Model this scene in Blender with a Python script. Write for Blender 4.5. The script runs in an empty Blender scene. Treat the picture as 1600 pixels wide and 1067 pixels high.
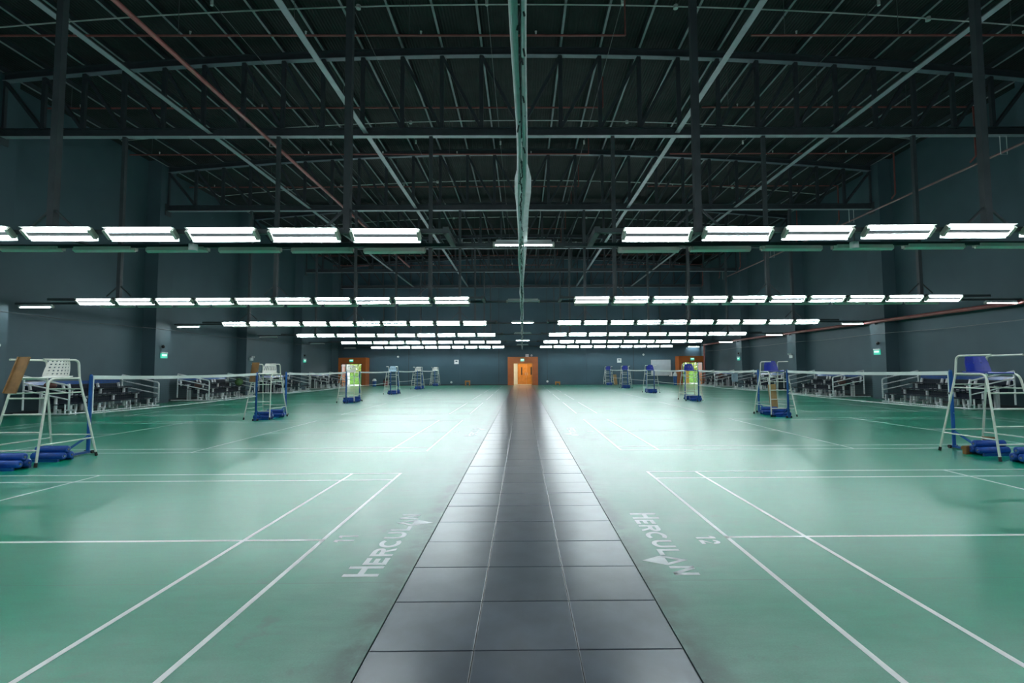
import bpy, math, random
from mathutils import Vector, Matrix
random.seed(7)
PI = math.pi
scene = bpy.context.scene
col = scene.collection

# ------------------------------------------------------------------ camera
cam_d = bpy.data.cameras.new('camera'); cam = bpy.data.objects.new('camera', cam_d); col.objects.link(cam)
cam_d.sensor_fit = 'HORIZONTAL'; cam_d.sensor_width = 36.0; cam_d.lens = 768.9 * 36 / 1600
cam_d.shift_x = -21.0 / 1600; cam_d.clip_start = .05; cam_d.clip_end = 300
YAW, PITCH, ROLL = .0067, .056, .0051
r0 = Vector((math.cos(YAW), -math.sin(YAW), 0))
fw = Vector((math.sin(YAW) * math.cos(PITCH), math.cos(YAW) * math.cos(PITCH), math.sin(PITCH)))
t0 = r0.cross(fw)
rt = math.cos(ROLL) * r0 - math.sin(ROLL) * t0
up = math.cos(ROLL) * t0 + math.sin(ROLL) * r0
m = Matrix.Identity(4)
for i in range(3):
    m[i][0] = rt[i]; m[i][1] = up[i]; m[i][2] = -fw[i]
m[0][3], m[1][3], m[2][3] = 0, 0, 1.63
cam.matrix_world = m
scene.camera = cam

# ------------------------------------------------------------------ world, exposure
TUBE = 16.0           # radiance of the fluorescent tubes
w = bpy.data.worlds.new('world'); scene.world = w; w.use_nodes = True
bg = w.node_tree.nodes['Background']; bg.inputs[0].default_value = (.86, .95, 1.0, 1); bg.inputs[1].default_value = 1.2
vs = scene.view_settings
vs.view_transform = 'Standard'; vs.look = 'None'; vs.gamma = 1.0; vs.use_curve_mapping = False
vs.exposure = 1.85

# ------------------------------------------------------------------ materials
def mat(name, base, rough=.5, metal=0.0, spec=.5, emit=None, estr=0.0, var=.12, vscale=3.0, bump=0.0, bscale=60.0, coat=0.0, cior=1.5):
    M = bpy.data.materials.new(name); M.use_nodes = True
    nt = M.node_tree; b = nt.nodes['Principled BSDF']
    b.inputs['Roughness'].default_value = rough; b.inputs['Metallic'].default_value = metal
    b.inputs['Specular IOR Level'].default_value = spec; b.inputs['Coat Weight'].default_value = coat; b.inputs['Coat Roughness'].default_value = .28; b.inputs['Coat IOR'].default_value = cior
    tc = nt.nodes.new('ShaderNodeTexCoord')
    no = nt.nodes.new('ShaderNodeTexNoise'); no.inputs['Scale'].default_value = vscale; no.inputs['Detail'].default_value = 4
    nt.links.new(tc.outputs['Object'], no.inputs['Vector'])
    cr = nt.nodes.new('ShaderNodeValToRGB')
    lo = [c * (1 - var) for c in base]; hi = [min(1, c * (1 + var)) for c in base]
    cr.color_ramp.elements[0].position = .3; cr.color_ramp.elements[0].color = (*lo, 1)
    cr.color_ramp.elements[1].position = .7; cr.color_ramp.elements[1].color = (*hi, 1)
    nt.links.new(no.outputs['Fac'], cr.inputs['Fac']); nt.links.new(cr.outputs['Color'], b.inputs['Base Color'])
    if bump:
        n2 = nt.nodes.new('ShaderNodeTexNoise'); n2.inputs['Scale'].default_value = bscale; n2.inputs['Detail'].default_value = 3
        nt.links.new(tc.outputs['Object'], n2.inputs['Vector'])
        bp = nt.nodes.new('ShaderNodeBump'); bp.inputs['Strength'].default_value = bump; bp.inputs['Distance'].default_value = .01
        nt.links.new(n2.outputs['Fac'], bp.inputs['Height']); nt.links.new(bp.outputs['Normal'], b.inputs['Normal'])
    if emit:
        b.inputs['Emission Color'].default_value = (*emit, 1); b.inputs['Emission Strength'].default_value = estr
    return M

def court_mat():
    M = mat('court_vinyl', (.004, .275, .155), .30, spec=.10, coat=.72, cior=1.2, var=.10, vscale=.8)
    nt = M.node_tree; N = nt.nodes; L = nt.links; b = N['Principled BSDF']
    tc = N['Texture Coordinate'] if 'Texture Coordinate' in N else [n for n in N if n.type == 'TEX_COORD'][0]
    cr = [n for n in N if n.type == 'VALTORGB'][0]
    sx = N.new('ShaderNodeSeparateXYZ'); L.new(tc.outputs['Object'], sx.inputs[0])
    ab = N.new('ShaderNodeMath'); ab.operation = 'ABSOLUTE'; L.new(sx.outputs[0], ab.inputs[0])
    # trodden, dusty strip of the vinyl beside the tiled walkway
    n1 = N.new('ShaderNodeTexNoise'); n1.inputs['Scale'].default_value = .9; n1.inputs['Detail'].default_value = 6; n1.inputs['Roughness'].default_value = .65
    L.new(tc.outputs['Object'], n1.inputs['Vector'])
    ma = N.new('ShaderNodeMath'); ma.operation = 'MULTIPLY_ADD'; ma.inputs[1].default_value = 1.8; ma.inputs[2].default_value = -.9
    L.new(n1.outputs['Fac'], ma.inputs[0])
    ad = N.new('ShaderNodeMath'); ad.operation = 'ADD'; L.new(ab.outputs[0], ad.inputs[0]); L.new(ma.outputs[0], ad.inputs[1])
    mr = N.new('ShaderNodeMapRange'); mr.inputs['From Min'].default_value = .5; mr.inputs['From Max'].default_value = 2.7
    mr.inputs['To Min'].default_value = .62; mr.inputs['To Max'].default_value = .0; mr.interpolation_type = 'SMOOTHSTEP'
    L.new(ad.outputs[0], mr.inputs['Value'])
    # fine scuffs
    n2 = N.new('ShaderNodeTexNoise'); n2.inputs['Scale'].default_value = 5; n2.inputs['Detail'].default_value = 8; n2.inputs['Roughness'].default_value = .7
    mp = N.new('ShaderNodeMapping'); mp.inputs['Scale'].default_value = (.45, 1.6, 1)
    L.new(tc.outputs['Object'], mp.inputs[0]); L.new(mp.outputs[0], n2.inputs['Vector'])
    c2 = N.new('ShaderNodeMapRange'); c2.inputs['From Min'].default_value = .35; c2.inputs['From Max'].default_value = .7
    c2.inputs['To Min'].default_value = .90; c2.inputs['To Max'].default_value = 1.07; L.new(n2.outputs['Fac'], c2.inputs['Value'])
    mx = N.new('ShaderNodeMix'); mx.data_type = 'RGBA'; L.new(mr.outputs[0], mx.inputs['Factor'])
    L.new(cr.outputs['Color'], mx.inputs[6]); mx.inputs[7].default_value = (.23, .32, .30, 1)
    ml = N.new('ShaderNodeVectorMath'); ml.operation = 'SCALE'; L.new(mx.outputs[2], ml.inputs[0]); L.new(c2.outputs[0], ml.inputs['Scale'])
    # speckle of the vinyl grain
    n3 = N.new('ShaderNodeTexNoise'); n3.inputs['Scale'].default_value = 90; L.new(tc.outputs['Object'], n3.inputs['Vector'])
    c3 = N.new('ShaderNodeMapRange'); c3.inputs['To Min'].default_value = .82; c3.inputs['To Max'].default_value = 1.18; L.new(n3.outputs['Fac'], c3.inputs['Value'])
    m3 = N.new('ShaderNodeVectorMath'); m3.operation = 'SCALE'; L.new(ml.outputs[0], m3.inputs[0]); L.new(c3.outputs[0], m3.inputs['Scale'])
    # dirt trodden along the walkway edge, an unworn patch by court 10, a welded seam
    n4 = N.new('ShaderNodeTexNoise'); n4.inputs['Scale'].default_value = 2.6; n4.inputs['Detail'].default_value = 7; n4.inputs['Roughness'].default_value = .7
    L.new(tc.outputs['Object'], n4.inputs['Vector'])
    def mrange(src, a, b_, c, d):
        q = N.new('ShaderNodeMapRange'); q.interpolation_type = 'SMOOTHSTEP'
        for nm, v in (('From Min', a), ('From Max', b_), ('To Min', c), ('To Max', d)): q.inputs[nm].default_value = v
        L.new(src, q.inputs['Value']); return q.outputs[0]
    def math_(op, a, b_):
        q = N.new('ShaderNodeMath'); q.operation = op
        for i_, v in enumerate((a, b_)):
            if isinstance(v, (int, float)): q.inputs[i_].default_value = v
            else: L.new(v, q.inputs[i_])
        return q.outputs[0]
    def mixc(fac, a, colr):
        q = N.new('ShaderNodeMix'); q.data_type = 'RGBA'; L.new(fac, q.inputs['Factor']); L.new(a, q.inputs[6]); q.inputs[7].default_value = (*colr, 1); return q.outputs[2]
    edge = math_('MULTIPLY', mrange(ab.outputs[0], .95, 1.22, .75, 0.), mrange(n4.outputs['Fac'], .3, .62, .25, 1.))
    c_a = mixc(edge, m3.outputs[0], (.05, .07, .07))
    smear = math_('MULTIPLY', mrange(n4.outputs['Fac'], .56, .70, 0., .45), mrange(ab.outputs[0], 1.6, 3.2, 1., .0))
    c_b = mixc(smear, c_a, (.09, .15, .14))
    ds = N.new('ShaderNodeVectorMath'); ds.operation = 'DISTANCE'; L.new(tc.outputs['Object'], ds.inputs[0]); ds.inputs[1].default_value = (1.75, 11.9, 0)
    patch = math_('MULTIPLY', mrange(ds.outputs['Value'], .35, 1.05, 1., 0.), mrange(n4.outputs['Fac'], .46, .56, 0., .85))
    c_c = mixc(patch, c_b, (.03, .16, .13))
    fr = math_('ABSOLUTE', math_('SUBTRACT', math_('FRACT', math_('DIVIDE', math_('SUBTRACT', sx.outputs[1], 3.88 - 8.15 / 2 + 81.5 * 0), 8.15), 0.), .5), 0.)
    seam = mrange(fr, .0003, .0010, .35, 0.)
    c_d = mixc(seam, c_c, (.06, .12, .10))
    L.new(c_d, b.inputs['Base Color'])
    rr = N.new('ShaderNodeMapRange'); rr.inputs['To Min'].default_value = .278; rr.inputs['To Max'].default_value = .312; L.new(n1.outputs['Fac'], rr.inputs['Value'])
    L.new(rr.outputs[0], b.inputs['Roughness'])
    return M

def tile_mat():
    M = mat('stone_tile', (.066, .088, .118), .28, spec=.28, coat=1.0, cior=1.28, var=.22, vscale=4)
    nt = M.node_tree; N = nt.nodes; L = nt.links; b = N['Principled BSDF']
    cr = [n for n in N if n.type == 'VALTORGB'][0]
    oi = N.new('ShaderNodeObjectInfo'); mr = N.new('ShaderNodeMapRange'); mr.inputs['To Min'].default_value = .85; mr.inputs['To Max'].default_value = 1.15
    L.new(oi.outputs['Random'], mr.inputs['Value'])
    sc = N.new('ShaderNodeVectorMath'); sc.operation = 'SCALE'; L.new(cr.outputs['Color'], sc.inputs[0]); L.new(mr.outputs[0], sc.inputs['Scale'])
    L.new(sc.outputs[0], b.inputs['Base Color'])
    return M

def wall_mat(name, base):
    M = mat(name, base, .62, var=.10, vscale=.5, bump=.15, bscale=25)
    return M

def roof_mat():
    M = mat('roof_sheet', (.016, .019, .020), .7, var=.35, vscale=1.2)
    nt = M.node_tree; N = nt.nodes; L = nt.links; b = N['Principled BSDF']
    tc = [n for n in N if n.type == 'TEX_COORD'][0]
    wv = N.new('ShaderNodeTexWave'); wv.bands_direction = 'X'; wv.inputs['Scale'].default_value = 3.0
    L.new(tc.outputs['Object'], wv.inputs['Vector'])
    bp = N.new('ShaderNodeBump'); bp.inputs['Strength'].default_value = .5; bp.inputs['Distance'].default_value = .03
    L.new(wv.outputs['Fac'], bp.inputs['Height']); L.new(bp.outputs['Normal'], b.inputs['Normal'])
    return M

M_ = {
 'court': court_mat(), 'tile': tile_mat(),
 'grout': mat('grout', (.014, .015, .017), .9), 'line': mat('line_paint', (.80, .84, .83), .30, spec=.10, coat=.72, cior=1.2, var=.05, vscale=9),
 'lettering': mat('lettering_paint', (.70, .75, .76), .30, spec=.10, coat=.72, cior=1.2, var=.10, vscale=9),
 'wall': wall_mat('wall_paint', (.062, .112, .138)), 'wall_far': wall_mat('wall_paint_far', (.046, .102, .138)),
 'roof': roof_mat(), 'purlin': mat('lit_purlin_lip', (.27, .29, .32), .5, var=.15),
 'steel': mat('grey_painted_steel', (.15, .175, .215), .40, var=.12), 'steel_dark': mat('dark_painted_steel', (.055, .068, .078), .5, var=.15), 'web': mat('dark_shaded_web_steel', (.040, .050, .060), .5, var=.15), 'flange': mat('lit_steel_flange', (.30, .33, .37), .4, var=.1),  # web darkened, flange lightened: light from below painted into the steel colours
 'pipe_red': mat('red_pipe_paint', (.25, .075, .07), .4, var=.2), 'pipe_red_bright': mat('bright_red_pipe', (.40, .115, .11), .3, var=.15), 'pipe_faded': mat('faded_red_pipe', (.30, .16, .16), .35, var=.15),
 'conduit': mat('white_conduit', (.55, .58, .58), .5), 'wire': mat('hanger_rod', (.18, .2, .21), .4, metal=.6),
 'tray': mat('pale_green_lamp_tray', (.88, .74, .72), .45, var=.06), 'tray_white': mat('white_lamp_tray', (.72, .76, .76), .4, var=.04),
 'ballast': mat('grey_ballast_cover', (.05, .055, .062), .5),
 'holder': mat('lamp_holder', (.45, .45, .40), .5), 
 'tube_lit': mat('lit_tube', (.9, .9, .9), .3, emit=(.86, .97, 1.0), estr=TUBE, var=.01),
 'tube_off': mat('unlit_tube', (.6, .66, .68), .25, var=.03),
 'cream': mat('cream_tube_paint', (.70, .72, .64), .38, var=.08, vscale=8), 'rubber': mat('black_rubber', (.012, .012, .012), .7),
 'seat_white': mat('white_plastic', (.72, .73, .68), .35, var=.06), 'seat_blue': mat('blue_plastic', (.005, .022, .27), .3, var=.1),
 'seat_pale': mat('pale_blue_plastic', (.38, .55, .66), .35, var=.05),
 'blue_steel': mat('blue_post_paint', (.005, .085, .32), .32, var=.12), 'blue_roll': mat('blue_roll_cover', (.004, .062, .34), .38, var=.2, vscale=8, bump=.3, bscale=18),
 'white_tube': mat('white_rail_paint', (.86, .88, .90), .35, var=.05, vscale=6), 'navy': mat('dark_navy_board', (.009, .015, .030), .65, spec=.15, var=.2),
 'blue_board': mat('glossy_blue_board', (.02, .08, .28), .18, var=.15), 'tape': mat('net_tape', (.75, .80, .78), .6, var=.05),
 'net': mat('net_cord', (.05, .06, .06), .8), 'orange': mat('orange_panel', (.52, .13, .02), .35, var=.10, vscale=2),
 'wood_door': mat('orange_wood', (.55, .21, .03), .35, var=.2, vscale=2.5), 'wood': mat('brown_board', (.27, .135, .045), .5, var=.3, vscale=6),
 'plank': mat('tan_plank', (.45, .27, .11), .5, var=.2, vscale=5), 'bag_brown': mat('brown_bag', (.10, .03, .025), .6, var=.3, vscale=9),
 'bag_green': mat('green_bag', (.05, .14, .03), .6, var=.3, vscale=9),
 'white': mat('white_plain', (.75, .78, .78), .5, var=.04), 'board': mat('whiteboard_face', (.50, .57, .62), .3, var=.08, vscale=1.5),
 'sign': mat('green_sign', (.03, .42, .30), .4, emit=(.05, .75, .5), estr=.16, var=.02), 'sign_mark': mat('sign_mark', (.8, .95, .9), .4, emit=(.7, 1, .9), estr=.22, var=.02),
 'black': mat('black_plastic', (.01, .012, .014), .4), 'band': mat('grey_fabric_band', (.78, .74, .78), .7, var=.12, vscale=6),
 'fringe': mat('dark_netting', (.05, .06, .065), .9, var=.4, vscale=30),
 'leaf_pale': mat('pale_leaf', (.55, .62, .16), .6, var=.3, vscale=3),
 'hedge': mat('hedge_leaf', (.14, .30, .04), .6, var=.5, vscale=9), 'paving': mat('pale_paving', (.62, .62, .56), .7, var=.08),
 'lobby_wall': mat('lobby_wall', (.78, .78, .72), .6, var=.03), 'lobby_lamp': mat('lobby_lamp', (.9, .85, .75), .5, emit=(1, .82, .52), estr=9, var=.01),
 'yellow': mat('yellow_partition', (.75, .48, .08), .5, var=.1), 'red': mat('red_plastic', (.25, .03, .03), .5), 'skirt': mat('skirting_paint', (.03, .042, .05), .55),
}

# ------------------------------------------------------------------ geometry helpers
class MB:
    def __init__(s): s.v = []; s.f = []; s.smooth = []
    def add(s, vs, fs, smooth=False):
        o = len(s.v); s.v += [tuple(p) for p in vs]; s.f += [tuple(i + o for i in f) for f in fs]; s.smooth += [smooth] * len(fs)
    def box(s, x0, x1, y0, y1, z0, z1, M=None):
        x0, x1 = min(x0, x1), max(x0, x1); y0, y1 = min(y0, y1), max(y0, y1); z0, z1 = min(z0, z1), max(z0, z1)
        vs = [Vector(p) for p in ((x0, y0, z0), (x1, y0, z0), (x1, y1, z0), (x0, y1, z0), (x0, y0, z1), (x1, y0, z1), (x1, y1, z1), (x0, y1, z1))]
        if M is not None: vs = [M @ p for p in vs]
        s.add(vs, [(0, 3, 2, 1), (4, 5, 6, 7), (0, 1, 5, 4), (1, 2, 6, 5), (2, 3, 7, 6), (3, 0, 4, 7)]); return s
    def bar(s, a, b, w, h=None, upv=(0, 0, 1)):      # rectangular bar between two points
        a, b = Vector(a), Vector(b); h = h or w; d = (b - a); L = d.length; d.normalize(); u = Vector(upv)
        if abs(d.dot(u)) > .95: u = Vector((0, 1, 0))
        sd = d.cross(u).normalized(); u = sd.cross(d)
        vs = [p + sd * (i * w / 2) + u * (j * h / 2) for p in (a, b) for i, j in ((-1, -1), (1, -1), (1, 1), (-1, 1))]
        s.add(vs, [(3, 2, 1, 0), (4, 5, 6, 7), (0, 1, 5, 4), (1, 2, 6, 5), (2, 3, 7, 6), (3, 0, 4, 7)]); return s
    def tube(s, pts, r, n=8, caps=True):             # round tube swept through points
        pts = [Vector(p) for p in pts]; k = len(pts); rs = r if isinstance(r, (list, tuple)) else [r] * k
        tang = []
        for i in range(k):
            t = (pts[min(i + 1, k - 1)] - pts[max(i - 1, 0)]); tang.append(t.normalized())
        u = Vector((0, 0, 1)) if abs(tang[0].z) < .9 else Vector((1, 0, 0))
        vs = []
        for i in range(k):
            u = (u - tang[i] * u.dot(tang[i])).normalized(); q = tang[i].cross(u)
            for j in range(n):
                a = 2 * PI * j / n; vs.append(pts[i] + (u * math.cos(a) + q * math.sin(a)) * rs[i])
        fs = [(i * n + j, i * n + (j + 1) % n, (i + 1) * n + (j + 1) % n, (i + 1) * n + j) for i in range(k - 1) for j in range(n)]
        s.add(vs, fs, True)
        if caps: s.add(vs[:n], [tuple(range(n - 1, -1, -1))]); s.add(vs[-n:], [tuple(range(n))])
        return s
    def prism(s, poly, z0, z1):                      # poly of (x,y), counter-clockwise
        n = len(poly); vs = [(x, y, z0) for x, y in poly] + [(x, y, z1) for x, y in poly]
        s.add(vs, [tuple(range(n - 1, -1, -1)), tuple(range(n, 2 * n))] + [(i, (i + 1) % n, n + (i + 1) % n, n + i) for i in range(n)]); return s
    def ball(s, c, r, n=10, k=6, sq=(1, 1, 1)):
        c = Vector(c); vs = []
        for i in range(k + 1):
            ph = PI * i / k
            for j in range(n):
                th = 2 * PI * j / n; vs.append(c + Vector((math.sin(ph) * math.cos(th) * r * sq[0], math.sin(ph) * math.sin(th) * r * sq[1], math.cos(ph) * r * sq[2])))
        s.add(vs, [(i * n + j, (i + 1) * n + j, (i + 1) * n + (j + 1) % n, i * n + (j + 1) % n) for i in range(k) for j in range(n)], True); return s
    def mesh(s, name, material):
        me = bpy.data.meshes.new(name); me.from_pydata(s.v, [], s.f); me.polygons.foreach_set('use_smooth', s.smooth)
        if material: me.materials.append(material)
        me.update(); return me
    def build(s, name, material, parent=None, loc=None):
        if isinstance(material, str): material = M_[material]
        return put(name, s.mesh(name, material), parent, loc)
def put(name, me, parent=None, loc=None):
    o = bpy.data.objects.new(name, me); col.objects.link(o)
    if parent is not None: o.parent = parent
    if loc is not None: o.location = loc
    return o
def tag(o, label=None, cat=None, group=None, kind=None):
    for k, v in (('label', label), ('category', cat), ('group', group), ('kind', kind)):
        if v: o[k] = v
    return o
def empty(name, loc=(0, 0, 0), rz=0.0):
    o = bpy.data.objects.new(name, None); col.objects.link(o); o.location = loc; o.rotation_euler.z = rz; o.empty_display_size = .2; return o
def copy_tree(o, parent=None):
    c = o.copy(); col.objects.link(c); c.parent = parent
    for ch in list(o.children): copy_tree(ch, c)
    return c
def bend(p0, p1, p2, r, n=5):                        # round the corner p1 of a tube
    p0, p1, p2 = Vector(p0), Vector(p1), Vector(p2)
    a = p1 + (p0 - p1).normalized() * r; b = p1 + (p2 - p1).normalized() * r
    return [((1 - t) ** 2) * a + 2 * t * (1 - t) * p1 + t * t * b for t in [i / n for i in range(n + 1)]]
ORD = ['first', 'second', 'third', 'fourth', 'fifth', 'sixth', 'seventh', 'eighth', 'ninth', 'tenth', 'eleventh', 'twelfth', 'thirteenth']
ROWN = ['nearest', 'second', 'third', 'fourth', 'fifth', 'farthest']

# ------------------------------------------------------------------ layout numbers (metres)
S = 8.15                                   # bay: court to court, truss to truss, column to column
C0 = 4.84                                  # centre of the nearest courts
GAP = [8.92 + S * k for k in range(6)]     # middle of the gaps between courts
XW = 19.0; YF = 50.45; YB = -6.0           # side walls, far wall, wall behind the camera
XE = {-1: -.90, 1: .93}                    # edges of the tiled walkway
XBK = {-1: 1.903, 1: 1.95}                 # outer face of the back boundary lines (distance from centre)
def roof_z(x): return 12.85 - .0028 * x * x

# ------------------------------------------------------------------ floor
fl = MB().box(-XW, XW, YB, YF + 1.2, -.30, -.012).build('floor', 'grout'); tag(fl, kind='structure')
surf = {}
for sgn in (-1, 1):
    x0, x1 = sorted((XE[sgn] + sgn * .005, sgn * XW))
    surf[sgn] = MB().box(x0, x1, YB, YF, -.012, 0).build('court_surface', 'court', fl)
MB().box(XE[-1], XE[1], YB, YF + 1.2, -.012, -.0035).build('grout_bed', 'grout', fl)
# walkway tiles, three across
tw = (XE[1] - XE[-1]) / 3; TD = .605
tm = MB(); a, b = tw / 2 - .003, TD / 2 - .003; e = .003
vs = [(-a, -b, -.012), (a, -b, -.012), (a, b, -.012), (-a, b, -.012), (-a, -b, -.002), (a, -b, -.002), (a, b, -.002), (-a, b, -.002),
      (-a + e, -b + e, 0), (a - e, -b + e, 0), (a - e, b - e, 0), (-a + e, b - e, 0)]
tm.add(vs, [(0, 1, 5, 4), (1, 2, 6, 5), (2, 3, 7, 6), (3, 0, 4, 7), (4, 5, 9, 8), (5, 6, 10, 9), (6, 7, 11, 10), (7, 4, 8, 11), (8, 9, 10, 11)])
tme = tm.mesh('floor_tile', M_['tile'])
y = 2.955 - 3 * TD + TD / 2
rowi = 0
while y < YF + .6:
    for c in range(3):
        t = put('floor_tile', tme, fl, (XE[-1] + tw * (c + .5), y, random.uniform(-.0012, .0006)))
        t.rotation_euler = (random.uniform(-.0012, .0012), random.uniform(-.0012, .0012), PI * random.randint(0, 1))
    y += TD
MB().box(XE[-1] + .002, XE[1] - .002, YB, 2.955 - 3 * TD, -.012, -.001).build('floor_tile', 'tile', fl)
# court lines (paint 40 mm wide)
LW = .04
def lines_for(sgn, yc):
    X = lambda d: sgn * (XBK[sgn] + d)
    out = []
    def q(d0, d1, y0, y1): out.append((X(d0), X(d1), yc + y0, yc + y1))
    for sy in (-1, 1):
        q(0, 13.4, sy * 3.05, sy * (3.05 - LW)); q(0, 13.4, sy * 2.59, sy * (2.59 - LW))
    for d in (0, .76, 4.70, 8.66, 12.60, 13.36): q(d, d + LW, -3.05, 3.05)
    q(0, 4.72, -LW / 2, LW / 2); q(8.68, 13.4, -LW / 2, LW / 2)
    return out
for sgn in (-1, 1):
    for k in range(6):
        for j, (xa, xb, ya, yb) in enumerate(lines_for(sgn, C0 + S * k)):
            MB().box(xa, xb, ya, yb, .0, .0012 + .0002 * (j % 3)).build('court_line', 'line', surf[sgn])
# lettering and court numbers on the vinyl
def arc(cx, cy, rx, ry, a0, a1, t, n=14):
    o = [(cx + rx * math.cos(math.radians(a0 + (a1 - a0) * i / n)), cy + ry * math.sin(math.radians(a0 + (a1 - a0) * i / n))) for i in range(n + 1)]
    i_ = [(cx + (rx - t) * math.cos(math.radians(a0 + (a1 - a0) * i / n)), cy + (ry - t) * math.sin(math.radians(a0 + (a1 - a0) * i / n))) for i in range(n + 1)]
    return [[o[i], o[i + 1], i_[i + 1], i_[i]] for i in range(n)]
def R4(x0, y0, x1, y1): return [[(x0, y0), (x1, y0), (x1, y1), (x0, y1)]]
def glyph(ch, w, h, t):
    if ch == 'H': return R4(0, 0, t, h) + R4(w - t, 0, w, h) + R4(t, h * .44, w - t, h * .44 + t)
    if ch == 'E': return R4(0, 0, t, h) + R4(t, 0, w, t) + R4(t, h - t, w, h) + R4(t, h * .5 - t / 2, w * .9, h * .5 + t / 2)
    if ch == 'R':
        g = R4(0, 0, t, h) + R4(t, h - t, w * .55, h) + R4(t, h * .42, w * .55, h * .42 + t) + arc(w * .55, h * .71, w * .45, h * .29, -90, 90, t)
        return g + [[(w * .48, h * .42), (w * .48 + t, h * .42), (w, 0), (w - t * 1.15, 0)]]
    if ch == 'C': return arc(w * .55, h / 2, w * .55, h / 2, 50, 310, t, 20)
    if ch == 'U': return R4(0, h * .4, t, h) + R4(w - t, h * .4, w, h) + arc(w / 2, h * .4, w / 2, h * .4, 180, 360, t)
    if ch == 'L': return R4(0, 0, t, h) + R4(t, 0, w, t)
    if ch == 'N': return R4(0, 0, t, h) + R4(w - t, 0, w, h) + [[(t * .2, h), (t * 1.2, h), (w - t * .2, 0), (w - t * 1.2, 0)]]
    if ch == 'A':   # the emblem: an open peak on a solid downward point
        return [[(0, 0), (w / 2, -h * .95), (w, 0)]] + [[(0, 0), (w * .2, 0), (w / 2, h * .62), (w / 2, h)], [(w, 0), (w / 2, h), (w / 2, h * .62), (w * .8, 0)]] + R4(w * .1, 0, w * .9, t * .45)
    if ch == '1': return R4(w * .45, 0, w * .45 + t, h) + [[(w * .05, h * .72), (w * .45, h * .80), (w * .45, h), (w * .35, h)]]
    if ch == '2':
        return arc(w / 2, h * .7, w / 2, h * .3, -20, 175, t, 12) + [[(0, t), (t * 1.2, t), (w * .98, h * .60), (w * .80, h * .55)]] + R4(0, 0, w, t)
    if ch == '0': return arc(w / 2, h / 2, w / 2, h / 2, 0, 360, t, 20)
    if ch == '9': return arc(w / 2, h * .68, w / 2, h * .32, 0, 360, t, 16) + R4(w - t, h * .2, w, h * .68) + arc(w / 2, h * .24, w / 2, h * .24, 200, 350, t, 8)
    if ch == '8': return arc(w / 2, h * .74, w * .44, h * .26, 0, 360, t, 16) + arc(w / 2, h * .27, w * .5, h * .27, 0, 360, t, 16)
    if ch == '7': return R4(0, h - t, w, h) + [[(w * .2, 0), (w * .2 + t, 0), (w, h - t), (w - t, h - t)]]
    return []
def lay(sgn, glyphs, ustart, vbase, name):
    mb = MB()
    for polys, u0 in glyphs:
        for p in polys:
            pts = []
            for (u, v) in p:
                if sgn < 0: X_, Y_ = -(vbase + v), ustart + u0 + u
                else: X_, Y_ = vbase + v, ustart - u0 - u
                pts.append((X_, Y_))
            ar = sum(pts[i][0] * pts[(i + 1) % len(pts)][1] - pts[(i + 1) % len(pts)][0] * pts[i][1] for i in range(len(pts)))
            if ar < 0: pts.reverse()
            mb.prism(pts, 0, .0012)
    return mb.build(name, 'lettering', surf[sgn])
word = [('H', .205, .285, 0), ('E', .15, .2, .235), ('R', .19, .2, .425), ('C', .21, .2, .635), ('U', .19, .2, .875), ('L', .14, .2, 1.105), ('A', .215, .2, 1.255), ('N', .175, .2, 1.49)]
for sgn in (-1, 1):
    for k in range(2):
        u0 = (3.99 if sgn < 0 else 5.64) + S * k
        for ch, w_, h_, du in word:
            lay(sgn, [(glyph(ch, w_, h_, .05 if ch == 'H' else .044), du)], u0, 1.15 if sgn < 0 else 1.2, 'lettering')
        if k == 0: dg = ('1', '1') if sgn < 0 else ('1', '2')
        else: dg = ('9',) if sgn < 0 else ('1', '0')
        n0 = ((4.755 if sgn < 0 else 4.885) + S * k)
        for q_, ch in enumerate(dg):
            lay(sgn, [(glyph(ch, .105, .185, .036), q_ * .122)], n0, 1.62 if sgn < 0 else 1.665, 'court_number')

# ------------------------------------------------------------------ walls and columns
DOORS = [(-17.05, -18.05, -16.0), (.06, -.92, 1.02), (17.1, 16.05, 18.08)]   # centre, opening edges
def wall(name, mb, m='wall'): return tag(mb.build(name, m), kind='structure')
wall('wall_left', MB().box(-XW - .3, -XW, YB, YF, -.3, 12.6))
wall('wall_right', MB().box(XW, XW + .3, YB, YF, -.3, 12.6))
wall('wall_back', MB().box(-XW - .3, XW + .3, YB - .3, YB, -.3, 13.4))
fwm = MB(); xs = [-XW - .3]
for c, a_, b_ in DOORS: xs += [a_, b_]
xs.append(XW + .3)
for i in range(0, len(xs), 2): fwm.box(xs[i], xs[i + 1], YF, YF + .3, -.3, 2.26)
fwm.box(-XW - .3, XW + .3, YF, YF + .3, 2.26, 13.4)
wf = wall('wall_far', fwm, 'wall_far')
for x in (-6.75, 6.95):
    MB().box(x - .38, x + .38, YF - .10, YF, 0, 12.5).build('pilaster', 'wall_far', wf)
for x in (2.55, -2.4, -11.6, 11.4): MB().box(x - .02, x + .02, YF - .02, YF, 0, 12.5).build('panel_joint', 'skirt', wf)
n = 0
for sgn, side in ((-1, 'left'), (1, 'right')):
    n += 1
    o = MB().box(sgn * (XW - .025), sgn * XW, YB, YF - 1.3, 0, .12).build('baseboard_' + side, 'skirt'); tag(o, kind='structure')
    for k, yc in enumerate(GAP):
        z1 = 12.5
        o = MB().box(sgn * (XW - .66), sgn * XW, yc - .53, yc + .53, 0, z1).build('wall_column', 'wall')
        tag(o, f'slate grey square wall column, {ROWN[k]} one along the {side} wall', 'column', 'wall columns between the bleachers', None)
tag(MB().box(-15.4, -1.5, YF - .03, YF, 0, .12).build('baseboard_far', 'skirt'), kind='structure')

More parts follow.
